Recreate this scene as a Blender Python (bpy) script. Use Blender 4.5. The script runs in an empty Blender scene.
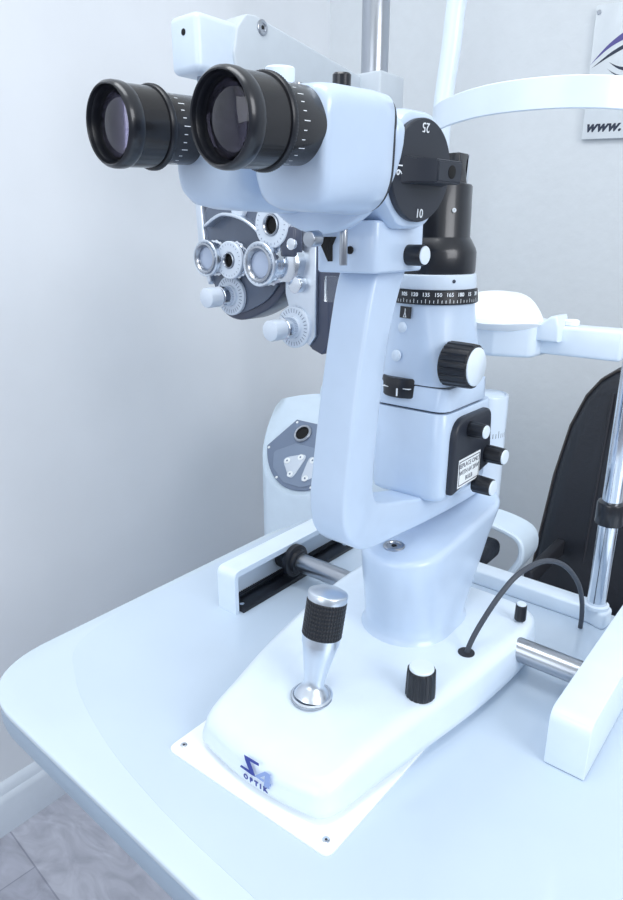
import bpy, bmesh, math, random
from mathutils import Vector, Matrix
V = Vector
PI = math.pi
R = math.radians
random.seed(4)
scn = bpy.context.scene
C = scn.collection

# ------------------------------------------------------------------ camera
cam = bpy.data.cameras.new('camera'); camo = bpy.data.objects.new('camera', cam); C.objects.link(camo)
cam.sensor_fit = 'VERTICAL'; cam.sensor_height = 36; cam.lens = 653/900*36
cam.clip_start = 0.01
camo.location = (0, 0, .42); camo.rotation_euler = (R(90-18.2), 0, R(39.5))
scn.camera = camo
# ------------------------------------------------------------------ world and light
w = bpy.data.worlds.new('world'); scn.world = w; w.use_nodes = True
nt = w.node_tree; bg = nt.nodes['Background']
tc = nt.nodes.new('ShaderNodeTexCoord'); sp = nt.nodes.new('ShaderNodeSeparateXYZ'); rmp = nt.nodes.new('ShaderNodeValToRGB')
mr = nt.nodes.new('ShaderNodeMapRange'); mr.inputs[1].default_value = -1; mr.inputs[2].default_value = 1
nt.links.new(tc.outputs['Generated'], sp.inputs[0]); nt.links.new(sp.outputs[2], mr.inputs[0]); nt.links.new(mr.outputs[0], rmp.inputs[0]); nt.links.new(rmp.outputs[0], bg.inputs[0])
rmp.color_ramp.elements[0].color = (.30, .34, .42, 1); rmp.color_ramp.elements[0].position = .35
rmp.color_ramp.elements[1].color = (.90, .96, 1.0, 1); rmp.color_ramp.elements[1].position = .8
bg.inputs[1].default_value = .79
def area(name, loc, target, size, power, col=(1, 1, 1), sy=None):
    l = bpy.data.lights.new(name, 'AREA'); l.energy = power; l.color = col; l.size = size
    if sy: l.shape = 'RECTANGLE'; l.size_y = sy
    o = bpy.data.objects.new(name, l); C.objects.link(o); o.location = loc
    o.rotation_euler = (V(target)-V(loc)).to_track_quat('-Z', 'Y').to_euler()
    return o
area('ceiling_light', (-.35, .2, 1.75), (-.35, .35, 0), 1.0, 12, (.95, .98, 1), .6)
area('rear_fill', (-.35, -1.5, .9), (-.5, .6, .1), 1.2, 11, (.90, .95, 1), 1.2)  # unseen fill lamp behind the camera, added to light the operator-side faces
area('right_fill', (1.45, .1, 1.1), (-1.0, .5, .1), 1.0, 21, (.97, .98, 1), 1.0)  # unseen fill added on the right to brighten left wall and right-hand faces
scn.view_settings.view_transform = 'Standard'; scn.view_settings.look = 'None'
scn.view_settings.gamma = 1; scn.view_settings.use_curve_mapping = False
scn.view_settings.exposure = .0

# ------------------------------------------------------------------ materials
def mat(name, col, rough=.4, metal=0, coat=0, noise=None, bump=0, scale=40, spec=.5, alpha=1, trans=0, emis=None):
    m = bpy.data.materials.new(name); m.use_nodes = True; n = m.node_tree; b = n.nodes['Principled BSDF']
    b.inputs['Base Color'].default_value = (*col, 1); b.inputs['Roughness'].default_value = rough
    b.inputs['Metallic'].default_value = metal; b.inputs['Coat Weight'].default_value = coat; b.inputs['Coat Roughness'].default_value = .08
    b.inputs['Specular IOR Level'].default_value = spec; b.inputs['Transmission Weight'].default_value = trans
    t = n.nodes.new('ShaderNodeTexCoord'); nz = n.nodes.new('ShaderNodeTexNoise'); nz.inputs['Scale'].default_value = scale
    nz.inputs['Detail'].default_value = 4
    n.links.new(t.outputs['Object'], nz.inputs['Vector'])
    k = noise or .02
    rp = n.nodes.new('ShaderNodeValToRGB')
    rp.color_ramp.elements[0].position = .3; rp.color_ramp.elements[1].position = .7
    rp.color_ramp.elements[0].color = (*[c*(1-k) for c in col], 1); rp.color_ramp.elements[1].color = (*[min(1, c*(1+k)) for c in col], 1)
    n.links.new(nz.outputs['Fac'], rp.inputs[0]); n.links.new(rp.outputs[0], b.inputs['Base Color'])
    if bump:
        bp = n.nodes.new('ShaderNodeBump'); bp.inputs['Strength'].default_value = bump; bp.inputs['Distance'].default_value = .002
        n.links.new(nz.outputs['Fac'], bp.inputs['Height']); n.links.new(bp.outputs[0], b.inputs['Normal'])
    if emis: b.inputs['Emission Color'].default_value = (*emis, 1); b.inputs['Emission Strength'].default_value = 1
    return m
M = dict(
    shell=mat('white_enamel', (.545, .665, .835), .28, coat=.35),
    shell2=mat('white_plastic', (.66, .76, .88), .35, coat=.2),
    trim_white=mat('bright_white_plastic', (.74, .84, .95), .3, coat=.2),
    pale=mat('pale_sheet', (.90, .94, .97), .4),
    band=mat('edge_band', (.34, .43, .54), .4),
    table_rim=mat('laminate_rim', (.585, .685, .78), .25, coat=.4, scale=8),
    table=mat('laminate', (.55, .65, .77), .22, coat=.5, scale=8),
    black=mat('black_plastic', (.008, .010, .016), .38),
    matte=mat('matt_black', (.02, .022, .03), .6),
    anod=mat('black_anodised_metal', (.012, .014, .020), .3, metal=.2, coat=.3),
    dial=mat('charcoal_dial', (.020, .025, .038), .42),
    bronze=mat('black_sleeve', (.024, .024, .027), .26, metal=.45, coat=.3),
    hole=mat('dark_hole', (.003, .003, .004), .8),
    chrome=mat('chrome', (.72, .76, .82), .13, metal=1),
    alu=mat('brushed_aluminium', (.70, .76, .84), .33, metal=1),
    steel=mat('steel', (.42, .45, .50), .28, metal=1),
    ink=mat('white_ink', (.85, .9, .95), .5),
    dark_ink=mat('dark_ink', (.02, .03, .06), .5),
    navy=mat('navy_ink', (.03, .05, .30), .4),
    light_blue=mat('light_blue_ink', (.26, .36, .66), .4),
    purple=mat('purple_ink', (.09, .08, .28), .4),
    grey=mat('grey_panel', (.17, .22, .32), .4),
    grey2=mat('grey_membrane', (.22, .28, .39), .4),
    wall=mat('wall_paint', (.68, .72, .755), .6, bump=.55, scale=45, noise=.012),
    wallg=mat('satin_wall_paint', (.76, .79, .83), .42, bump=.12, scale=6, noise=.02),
    base=mat('baseboard_paint', (.66, .72, .80), .45),
    leather=mat('black_leather', (.015, .018, .026), .42, bump=.25, scale=160),
    piping=mat('leather_piping', (.05, .045, .045), .5),
    cable=mat('grey_cable', (.055, .065, .085), .5),
    knobw=mat('knob_cap_white', (.75, .84, .93), .3),
    ivory=mat('phoropter_enamel', (.64, .71, .81), .25, coat=.4),
    pdark=mat('phoropter_dark', (.05, .06, .10), .35, coat=.3),
    pface=mat('phoropter_face', (.09, .115, .17), .3, coat=.4),
    column=mat('stand_white', (.66, .78, .90), .4),
    armgrey=mat('stand_arm_grey', (.56, .62, .68), .45),
)
def glass_mat(name, col, rough=.0):
    m = bpy.data.materials.new(name); m.use_nodes = True; b = m.node_tree.nodes['Principled BSDF']
    nz = m.node_tree.nodes.new('ShaderNodeTexNoise'); nz.inputs['Scale'].default_value = 3
    rp = m.node_tree.nodes.new('ShaderNodeMapRange'); rp.inputs[3].default_value = rough; rp.inputs[4].default_value = rough+.01
    m.node_tree.links.new(nz.outputs[0], rp.inputs[0]); m.node_tree.links.new(rp.outputs[0], b.inputs['Roughness'])
    b.inputs['Base Color'].default_value = (*col, 1)
    b.inputs['Transmission Weight'].default_value = 1; b.inputs['IOR'].default_value = 1.45
    return m
M['lens'] = mat('coated_lens', (.02, .018, .05), .04, coat=1)
M['glass'] = glass_mat('clear_glass', (.92, .96, 1))
M['silver_lens'] = mat('silvery_lens', (.42, .50, .66), .08, coat=1)
M['eyeglass'] = glass_mat('eye_lens_glass', (.40, .37, .55))
M['acrylic'] = mat('frosted_acrylic', (.70, .75, .79), .15, coat=.6)

# floor: grey wood-look tiles laid diagonally
fm = bpy.data.materials.new('grey_wood_tile'); fm.use_nodes = True; n = fm.node_tree; b = n.nodes['Principled BSDF']
t = n.nodes.new('ShaderNodeTexCoord'); mp = n.nodes.new('ShaderNodeMapping'); mp.inputs['Rotation'].default_value = (0, 0, R(4))
br = n.nodes.new('ShaderNodeTexBrick'); br.inputs['Scale'].default_value = 1; br.inputs['Brick Width'].default_value = .62; br.inputs['Row Height'].default_value = .155
br.inputs['Mortar Size'].default_value = .0015; br.inputs['Color1'].default_value = (.36, .37, .44, 1); br.inputs['Color2'].default_value = (.48, .49, .56, 1); br.inputs['Mortar'].default_value = (.27, .28, .34, 1)
nz = n.nodes.new('ShaderNodeTexNoise'); nz.inputs['Scale'].default_value = 9; nz.inputs['Detail'].default_value = 8; nz.inputs['Distortion'].default_value = 2.5
mp2 = n.nodes.new('ShaderNodeMapping'); mp2.inputs['Scale'].default_value = (1.0, 2.2, 1); mp2.inputs['Rotation'].default_value = (0, 0, R(4))
mx = n.nodes.new('ShaderNodeMix'); mx.data_type = 'RGBA'; mx.blend_type = 'OVERLAY'; mx.inputs[0].default_value = .45
n.links.new(t.outputs['Object'], mp.inputs[0]); n.links.new(mp.outputs[0], br.inputs[0]); n.links.new(t.outputs['Object'], mp2.inputs[0]); n.links.new(mp2.outputs[0], nz.inputs[0])
n.links.new(br.outputs['Color'], mx.inputs[6]); n.links.new(nz.outputs['Fac'], mx.inputs[7]); n.links.new(mx.outputs[2], b.inputs['Base Color']); b.inputs['Roughness'].default_value = .35
M['floor'] = fm

# ------------------------------------------------------------------ mesh helpers (world coordinates, metres, table top at z = 0)
def new(): return bmesh.new()
def basis(z, x=None):
    z = V(z).normalized()
    a = V(x) if x is not None else (V((1, 0, 0)) if abs(z.x) < .9 else V((0, 1, 0)))
    y = z.cross(a).normalized(); x = y.cross(z).normalized()
    return x, y, z
def faces_between(bm, a, b, closed=True):
    n = len(a)
    for i in range(n if closed else n-1):
        j = (i+1) % n
        try: bm.faces.new((a[i], a[j], b[j], b[i]))
        except ValueError: pass
def loft(rings, cap=True, bm=None):
    bm = bm or new(); prev = None; first = None
    for r in rings:
        vs = [bm.verts.new(p) for p in r]
        if prev: faces_between(bm, prev, vs)
        else: first = vs
        prev = vs
    if cap:
        bm.faces.new(list(reversed(first))); bm.faces.new(prev)
    return bm
def lathe(profile, origin, axis, seg=48, bm=None, xdir=None, rmod=None, hollow=False):
    """profile: (radius, distance along axis)"""
    x, y, z = basis(axis, xdir); o = V(origin); rings = []
    for k, (r, h) in enumerate(profile):
        r = max(r, 1e-5)
        rings.append([o+z*h+(x*math.cos(2*PI*i/seg)+y*math.sin(2*PI*i/seg))*(r+(rmod(i, k) if rmod else 0)) for i in range(seg)])
    if hollow: rings.append(rings[0]); bm = loft(rings, False, bm); bmesh.ops.remove_doubles(bm, verts=bm.verts, dist=1e-7); return bm
    return loft(rings, True, bm)
def cyl(origin, axis, r, h, bev=.0008, seg=40, bm=None, r2=None):
    r2 = r if r2 is None else r2; b = min(bev, r*.45, h*.45)
    return lathe([(r-b, 0), (r-b*.3, b*.3), (r, b), (r2, h-b), (r2-b*.3, h-b*.3), (r2-b, h)], origin, axis, seg, bm)
def box(x0, x1, y0, y1, z0, z1, bev=.002, seg=3, bm=None, mtx=None):
    t = new(); bmesh.ops.create_cube(t, size=1)
    for v in t.verts: v.co = V(((x0+x1)/2+v.co.x*(x1-x0), (y0+y1)/2+v.co.y*(y1-y0), (z0+z1)/2+v.co.z*(z1-z0)))
    if bev: bmesh.ops.bevel(t, geom=t.edges[:], offset=bev, segments=seg, profile=.5, affect='EDGES')
    if mtx: bmesh.ops.transform(t, matrix=mtx, verts=t.verts)
    return join(bm, t) if bm else t
def join(bm, other):
    me = bpy.data.meshes.new('t'); other.to_mesh(me); other.free(); bm.from_mesh(me); bpy.data.meshes.remove(me); return bm
def prism(pts, f, d0, d1, bev=.002, seg=3, bm=None):
    """pts: 2D outline; f(a, b, d) -> world point; extruded from d0 to d1"""
    t = new(); A = [t.verts.new(f(a, c, d0)) for a, c in pts]; B = [t.verts.new(f(a, c, d1)) for a, c in pts]
    faces_between(t, A, B); t.faces.new(list(reversed(A))); t.faces.new(B)
    bmesh.ops.recalc_face_normals(t, faces=t.faces)
    if bev:
        ring = [e for e in t.edges if (e.verts[0] in A and e.verts[1] in A) or (e.verts[0] in B and e.verts[1] in B)]
        bmesh.ops.bevel(t, geom=ring, offset=bev, segments=seg, profile=.5, affect='EDGES', clamp_overlap=True)
    return join(bm, t) if bm else t
def smooth_closed(pts, n=6):
    out = []; N = len(pts)
    for i in range(N):
        p0, p1, p2, p3 = [V(pts[(i+k-1) % N]) for k in range(4)]
        for s in range(n):
            t = s/n
            out.append(tuple(.5*((2*p1)+(p2-p0)*t+(2*p0-5*p1+4*p2-p3)*t*t+(3*p1-3*p2+p3-p0)*t**3)))
    return out
def smooth_open(pts, n=6):
    out = []; N = len(pts)
    for i in range(N-1):
        p0, p1, p2, p3 = [V(pts[min(max(i+k-1, 0), N-1)]) for k in range(4)]
        for s in range(n):
            t = s/n
            out.append(.5*((2*p1)+(p2-p0)*t+(2*p0-5*p1+4*p2-p3)*t*t+(3*p1-3*p2+p3-p0)*t**3))
    out.append(V(pts[-1])); return out
def fillet(pts, rad, n=5):
    """round every corner of a 2D polygon; rad may be a list"""
    out = []; N = len(pts)
    for i, p in enumerate(pts):
        r = rad[i] if isinstance(rad, (list, tuple)) else rad
        p = V(p); a = V(pts[i-1])-p; c = V(pts[(i+1) % N])-p
        ang = a.angle(c)
        if r <= 0 or ang > 3.1: out.append(tuple(p)); continue
        d = min(r/math.tan(ang/2), a.length*.49, c.length*.49)
        s, e = p+a.normalized()*d, p+c.normalized()*d
        for k in range(n+1):
            t = k/n; out.append(tuple(s*(1-t)**2+p*2*t*(1-t)+e*t*t))
    return out
def tube(path, r, seg=16, bm=None, flat=None):
    path = [V(p) for p in path]; rings = []; up = None
    for i, p in enumerate(path):
        d = (path[min(i+1, len(path)-1)]-path[max(i-1, 0)]).normalized()
        if up is None: up = basis(d)[0]
        up = (up-d*up.dot(d)).normalized(); s = d.cross(up)
        rr = r[i] if isinstance(r, (list, tuple)) else r
        rings.append([p+(up*math.cos(2*PI*k/seg)+s*math.sin(2*PI*k/seg))*rr for k in range(seg)])
    return loft(rings, True, bm)
def strip(path, side, h, th, bm=None):
    """band: centre line path, half-height vector side*h, thickness th"""
    path = [V(p) for p in path]; side = V(side).normalized(); rings = []
    for i, p in enumerate(path):
        d = (path[min(i+1, len(path)-1)]-path[max(i-1, 0)]).normalized(); nrm = d.cross(side).normalized()
        hh = h[i] if isinstance(h, (list, tuple)) else h
        c = th*.5
        rings.append([p+side*a*1+nrm*q for a, q in ((-hh, -c*.4), (-hh, c*.4), (-hh+c*.6, c), (hh-c*.6, c), (hh, c*.4), (hh, -c*.4), (hh-c*.6, -c), (-hh+c*.6, -c))])
    return loft(rings, True, bm)
def text(s, size, origin, right, up, bm=None, extrude=.0002, bold=0, shear=0, spacing=1, align='CENTER'):
    cu = bpy.data.curves.new('txt', 'FONT'); cu.body = s; cu.size = size; cu.extrude = extrude; cu.offset = bold; cu.shear = shear
    cu.align_x = align; cu.align_y = 'CENTER'; cu.space_character = spacing; cu.resolution_u = 3
    o = bpy.data.objects.new('txt', cu); C.objects.link(o)
    me = bpy.data.meshes.new_from_object(o.evaluated_get(bpy.context.evaluated_depsgraph_get()))
    t = new(); t.from_mesh(me); bpy.data.objects.remove(o); bpy.data.meshes.remove(me); bpy.data.curves.remove(cu)
    r = V(right).normalized(); u = V(up); u = (u-r*u.dot(r)).normalized(); z = r.cross(u)
    mt = Matrix((r, u, z)).transposed().to_4x4(); mt.translation = V(origin)
    bmesh.ops.transform(t, matrix=mt, verts=t.verts)
    return join(bm, t) if bm else t
ORG = {}
def thing(name, label, cat, loc=(0, 0, 0), group=None):
    o = bpy.data.objects.new(name, None); C.objects.link(o); o.location = loc; o.empty_display_size = .02
    o['label'] = label; o['category'] = cat
    if group: o['group'] = group
    ORG[o] = V(loc); return o
def part(name, geo, material=None, parent=None, label=None, sharp=38, kind=None):
    """geo: a bmesh or a list of (bmesh, material); becomes ONE mesh object with its origin at its own centre"""
    if not isinstance(geo, list): geo = [(geo, material)]
    out = new(); mats = []
    for bm, m in geo:
        if m not in mats: mats.append(m)
        bmesh.ops.recalc_face_normals(bm, faces=bm.faces)
        for f in bm.faces: f.material_index = mats.index(m)
        join(out, bm)
    vs = [v.co for v in out.verts]
    lo = V((min(v.x for v in vs), min(v.y for v in vs), min(v.z for v in vs))); hi = V((max(v.x for v in vs), max(v.y for v in vs), max(v.z for v in vs)))
    c = V(((lo.x+hi.x)/2, (lo.y+hi.y)/2, lo.z))
    for v in out.verts: v.co -= c
    me = bpy.data.meshes.new(name); out.to_mesh(me); out.free()
    for m in mats: me.materials.append(M[m])
    me.polygons.foreach_set('use_smooth', [True]*len(me.polygons)); me.set_sharp_from_angle(angle=R(sharp))
    o = bpy.data.objects.new(name, me); C.objects.link(o)
    if parent: o.parent = parent; o.location = c-ORG[parent]
    else: o.location = c
    ORG[o] = c
    if label: o['label'] = label
    if kind: o['kind'] = kind
    return o
def tagged(o, label, cat, group=None):
    o['label'] = label; o['category'] = cat
    if group: o['group'] = group
    return o

# ------------------------------------------------------------------ the room
FZ = -.75; WX = -1.16; WY = 1.48
part('floor', box(WX-.1, 1.6, -2.2, WY+.1, FZ-.05, FZ, 0), 'floor', kind='structure')
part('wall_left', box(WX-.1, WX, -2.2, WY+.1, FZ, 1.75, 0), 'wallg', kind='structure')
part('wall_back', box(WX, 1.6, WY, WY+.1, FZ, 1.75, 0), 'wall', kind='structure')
bprof = [(0, 0), (.022, 0), (.022, .076), (.019, .083), (.013, .088), (.011, .099), (.006, .105), (0, .109)]
part('baseboard_left', prism(bprof, lambda a, c, d: V((WX+a, d, FZ+c)), -2.2, WY, 0), 'base', kind='structure')
part('baseboard_back', prism(bprof, lambda a, c, d: V((d, WY-a, FZ+c)), WX+.022, 1.6, 0), 'base', kind='structure')

# ------------------------------------------------------------------ examination table
tab = thing('instrument_table', 'large pale blue laminate table with rounded corner under the slit lamp', 'table', (-.2, .46, FZ))
out = fillet([(-.611, .206), (.35, .188), (.35, .735), (-.611, .735)], [.085, .09, .09, .10], 14)
part('tabletop', prism(out, lambda a, c, d: V((a, c, d)), -.007, 0, .002, 3), 'table_rim', tab)
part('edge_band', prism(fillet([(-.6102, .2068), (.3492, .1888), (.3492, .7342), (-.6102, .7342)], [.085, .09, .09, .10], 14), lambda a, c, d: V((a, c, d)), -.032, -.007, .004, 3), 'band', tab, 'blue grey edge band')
part('inset', prism(smooth_closed([(-.600, .70), (-.601, .55), (-.600, .42), (-.594, .345), (-.575, .300), (-.54, .278), (-.498, .260), (-.426, .241), (-.361, .231), (-.306, .226), (-.26, .224), (-.10, .218), (.10, .214), (.28, .214), (.325, .26), (.33, .45), (.33, .66), (.30, .715), (.10, .722), (-.2, .722), (-.5, .722), (-.58, .720)], 5), lambda a, c, d: V((a, c, d)), -.001, .0003, 0), 'table', tab, 'slightly bluer inner surface')
part('column', box(-.26, -.14, .40, .52, FZ+.05, -.036, .01), 'column', tab)
part('foot', box(-.45, .05, .22, .70, FZ, FZ+.05, .015), 'column', tab)

# guide plate lying on the table
X0 = -.297
gp = thing('guide_plate', 'thin white plate with corner screws under the slit lamp base', 'plate', (X0, .4, 0))
pout = fillet([(-.383, .270), (-.2125, .276), (-.2125, .56), (-.383, .56)], .008, 5)
part('sheet', prism(pout, lambda a, c, d: V((a, c, d)), .0, .0028, .0008, 2), 'pale', gp)
for x, y in ((-.374, .281), (-.222, .286)):
    part('screw', [(cyl((x, y, .0026), (0, 0, 1), .0030, .0010, .0004, 20), 'chrome'), (cyl((x, y, .0030), (0, 0, 1), .0012, .0008, .0002, 6), 'matte')], None, gp)

# ------------------------------------------------------------------ rail covers, left one open towards the axle
rc = thing('rail_cover', 'white rail cover left of the slit lamp base, open side with black toothed rack', 'rail cover', (-.503, .57, 0), 'rail covers of the slit lamp')
ro = fillet([(.455, .0), (.690, .0), (.690, .054), (.455, .054)], [0, 0, .010, .010], 6)
part('shell', [(prism(ro, lambda a, c, d: V((d, a, c)), -.519, -.5125, .002, 3), 'trim_white'),
               (prism(ro[:1]+[(.4605, .0)]+[(.4605, .047), (.6845, .047)]+[(.6845, .0)]+ro[1:], lambda a, c, d: V((d, a, c)), -.5135, -.489, 0), 'trim_white')], None, rc)
bm = box(-.512, -.484, .463, .682, .0, .006, .001, 2)
for i in range(72): box(-.512, -.503, .465+i*.003, .4665+i*.003, .006, .0095, 0, 1, bm)
rk = part('rack', bm, 'black', rc)
for y in (.470, .672):
    part('screw', cyl((-.494, y, .0055), (0, 0, 1), .003, .001, .0004, 16), 'chrome', rc)
rc2 = thing('rail_cover', 'closed white rail cover right of the slit lamp, in front of the chrome post', 'rail cover', (-.113, .57, 0), 'rail covers of the slit lamp')
part('shell', prism(fillet([(.462, .001), (.690, .001), (.690, .054), (.462, .054)], [.001, .001, .010, .012], 6), lambda a, c, d: V((d, a, c)), -.129, -.096, .006, 4), 'trim_white', rc2)
for r_ in (rc, rc2): del r_['group']

# ------------------------------------------------------------------ slit lamp
sl = thing('slit_lamp', 'white slit lamp biomicroscope with twin black eyepieces, joystick and sliding base', 'microscope', (X0, .48, 0))
AY, AZ = .556, .0315
# base
bo = [(-.3655, .2965), (-.344, .2870), (-.297, .2825), (-.250, .2870), (-.2285, .2965), (-.2195, .335), (-.208, .40), (-.196, .47), (-.189, .54), (-.190, .59), (-.203, .615), (-.25, .622),
      (-.297, .622), (-.344, .622), (-.392, .615), (-.405, .59), (-.406, .54), (-.399, .47), (-.386, .40), (-.374, .340)]
bo = smooth_closed(bo, 5)
def bz(y): t = min(1, max(0, (y-.285)/.12)); return .030+.017*(t*(2-t))
def bring(ins, z=None, dz=0):
    out = []
    for x, y in bo:
        cx, cy = X0, min(max(y, .38), .55)
        d = V((x-cx, y-cy)); L = d.length; d = d*(max(L-ins, 0)/L if ins < 1 else 0)
        q = V((cx+d.x, cy+d.y)); out.append(V((q.x, q.y, z if z is not None else bz(q.y)-dz)))
    return out
rings = [bring(.008, .0030), bring(.007, .0080), bring(.0015, .0085), bring(0, .0105), bring(.0004, .016)]
for k in range(8):
    a = k/7*PI/2; rings.append(bring(.003+.013*(1-math.cos(a)), None, .011*(1-math.sin(a))))
for ins in (.022, .032, .045): rings.append(bring(ins, None, 0))
base = part('base', loft(rings), 'trim_white', sl, sharp=60)
# emblem S4 OPTIK on the front slope
def on_front(u, v):      # u to the right, v upwards on the front face
    y = .2832+u*u*1.55-u**4*40; z = .0085+v
    return V((X0+u, y+max(0, v-.012)*.30-.0006, z))
def face_text(bm, off):
    for v in bm.verts: v.co = on_front(v.co.x, v.co.y)+V((0, -v.co.z, 0))
    return bm
def flatpoly(ps, z=.0002):
    t = new()
    for p in ps:
        A = [t.verts.new((x, y, 0)) for x, y in p]; B = [t.verts.new((x, y, z)) for x, y in p]
        faces_between(t, A, B); t.faces.new(A); t.faces.new(B)
    return t
ex = .0015   # shift of the emblem
s_shape = [[(-.0125, .0225), (.0012, .0232), (.0016, .0214), (-.0075, .0206)], [(-.0125, .0225), (-.0080, .0222), (.0006, .0122), (-.0038, .0118), (-.0110, .0195)],
           [(-.0140, .0120), (-.0136, .0136), (-.0060, .0140), (-.0038, .0118)]]
s4 = [[(-.0005, .0125), (.0072, .0202), (.0110, .0202), (.0035, .0132)], [(-.0005, .0125), (.0008, .0137), (.0078, .0139), (.0078, .0121)], [(.0078, .0196), (.0120, .0202), (.0126, .0086), (.0080, .0086)],
      [(.0120, .0139), (.0140, .0139), (.0140, .0121), (.0120, .0121)]]
s_shape = [[(x*1.15+.0070, y) for x, y in p] for p in s_shape]; s4 = [[(x*1.15+.0070, y) for x, y in p] for p in s4]
part('emblem', [(face_text(flatpoly(s_shape), 0), 'navy'), (face_text(flatpoly(s4), 0), 'light_blue'),
                (face_text(text('OPTIK', .0060, (.0068, .0056, 0), (1, 0, 0), (0, 1, 0), bold=.00026, spacing=1.65), 0), 'navy')], None, base, 'navy and light blue S4 OPTIK lettering')
# joystick
jx = V((X0, .361, .0445)); jd = V((.0005, .0215, .0935)); jl = jd.length; jd.normalize()
js = part('joystick', [(lathe([(.0178, 0), (.0178, .0012), (.0165, .0022), (.0160, .0016)], jx, (0, 0, 1)), 'alu'),
                  (lathe([(.0158, 0), (.0150, .002), (.0125, .006), (.0100, .0085), (.0090, .011), (.0092, .016), (.0110, .026), (.0134, .038), (.0154, .0475), (.0154, .0482), (.0162, .0484), (.0163, .0555), (.0150, .0565)], jx, jd), 'alu')], None, sl, 'silver cone stem')
ROW = 9
def knurl(i, k): return 0.0 if (i % 4 == 0 or k % 4 == 0) else .0006
prof = [(.0166, .0555+k*(.0315/(ROW*4))) for k in range(ROW*4+1)]
part('grip', lathe(prof, jx, jd, 160, rmod=knurl), 'black', js, 'black knurled grip')
part('cap', lathe([(.0150, .0865), (.0168, .0872), (.0171, .0925), (.0166, .0935), (.0156, .0940), (.0146, .0945), (.0104, .0965), (.005, .0977), (0, .0980)], jx, jd), 'alu', js, 'domed aluminium cap')
part('boot', lathe([(.0186, -.001), (.0186, .0006), (.0172, .0010), (.0172, -.0006)], jx, (0, 0, 1), hollow=True), 'steel', js)
def fluted_knob(o, ax, r, h, n, name, parent, capm='knobw', label=None, taper=.96):
    seg = n*6
    def fl(i, k): return -(r*.05 if i % 6 in (0, 1) and 0 < k < 5 else 0)
    k_ = part(name, lathe([(r*.9, 0), (r, h*.05), (r, h*.3), (r*taper, h*.8), (r*taper*.98, h*.93), (r*taper*.9, h*.96)], o, ax, seg, rmod=fl), 'black', parent, label)
    part('cap', lathe([(r*taper*.86, h*.94), (r*taper*.86, h*1.0), (r*taper*.8, h*1.03), (0, h*1.04)], o, ax, 40), capm, k_, 'pale cap')
    return k_
fluted_knob((-.2245, .4185, .046), (0, 0, 1), .0128, .028, 16, 'brightness_knob', sl)
fluted_knob((-.2035, .580, .049), (0, 0, 1), .0058, .018, 9, 'locking_knob', sl)
part('screw_stem', cyl((-.2035, .580, .044), (0, 0, 1), .0035, .008), 'steel', sl)
part('cable_grommet', lathe([(.0068, 0), (.0078, .0006), (.0078, .0012), (.0055, .0014), (0, .0012)], (-.221, .497, .0465), (0, 0, 1)), 'matte', sl)
# axle
ax = part('axle', [(cyl((-.498, AY, AZ), (1, 0, 0), .0118, .37, .001), 'steel')], None, sl, 'chrome axle rod')
part('wheel', [(lathe([(.010, 0), (.0140, 0), (.0148, .001), (.0148, .017), (.0195, .0175), (.0205, .0185), (.0205, .0250), (.0195, .026), (.0155, .0265), (.0150, .031), (.0135, .032)], (-.507, AY, AZ), (1, 0, 0)), 'black')], None, ax, 'black running wheel')
# pedestal
def stad(y0, y1, hx, z, n=16, zf=None, xc=X0):
    r0 = min(hx, (y1-y0)/2-.001); pts = []
    for i in range(n+1):
        a = PI+PI*i/n; pts.append((xc+hx*math.cos(a), y0+r0+r0*math.sin(a)))
    for i in range(n+1):
        a = PI*i/n; pts.append((xc+hx*math.cos(a), y1-r0+r0*math.sin(a)))
    return [V((x, y, z if zf is None else z+zf(y))) for x, y in pts]
PX = -.2935
tilt = lambda k: (lambda y: (y-.45)*.09*k)
rings = [stad(.461, .586, .0475, .0445, xc=PX), stad(.464, .583, .0455, .048, xc=PX), stad(.4665, .581, .0430, .052, xc=PX), stad(.4655, .588, .0422, .062, xc=PX), stad(.462, .608, .0418, .085, xc=PX, zf=tilt(.3)),
         stad(.4580, .630, .0418, .110, xc=PX, zf=tilt(.8)), stad(.4560, .650, .0418, .128, xc=PX, zf=tilt(1)), stad(.4560, .653, .0412, .132, xc=PX, zf=tilt(1)), stad(.4580, .653, .0395, .1345, xc=PX, zf=tilt(1)), stad(.4620, .649, .036, .1358, xc=PX, zf=tilt(1))]
ped = part('pedestal', loft(rings), 'shell', sl, sharp=60)
part('pivot_bolt', [(lathe([(.0105, 0), (.0105, .003), (.0095, .004), (.0070, .004), (.0065, .0030), (0, .0028)], (-.297, .484, .1365), (0, 0, 1)), 'steel'),
                    (cyl((-.297, .484, .1385), (0, 0, 1), .0028, .0014, .0003, 6), 'hole')], None, ped, 'steel socket bolt')
# microscope arm
ai = [(.4215, .232), (.429, .300), (.4395, .352), (.460, .392)]
ao = [(.419, .398), (.4095, .372), (.395, .307), (.384, .245), (.3805, .215), (.384, .193), (.396, .177), (.418, .1665), (.472, .1610), (.532, .1560), (.60, .153), (.66, .154)]
arm_out = [tuple(p) for p in smooth_open([V(p) for p in ao], 4)] + [(.668, .160), (.660, .166)] + [tuple(p) for p in smooth_open([V(p) for p in ((.60, .168), (.56, .173), (.478, .192), (.436, .203), (.4245, .212), (.4215, .232), (.429, .300), (.4395, .352), (.460, .398))], 4)]
part('microscope_arm', prism(arm_out, lambda a, c, d: V((d, a, c)), -.3165, -.2805, .0032, 4), 'shell', sl, sharp=50)
# mount block under the drum
part('mount_block', [(prism(fillet([(-.318, .3895), (-.268, .397), (-.268, .462), (-.318, .462)], .006), lambda a, c, d: V((a, c, d)), .394, .430, .0022), 'shell'),
     (cyl((-.288, .3935, .410), (0, -1, 0), .0028, .0022), 'hole'), (prism([(-.313, .419), (-.300, .419), (-.303, .413), (-.303, .402)], lambda a, c, d: V((a, d, c)), .386, .395, 0), 'hole')], None, sl)
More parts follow.
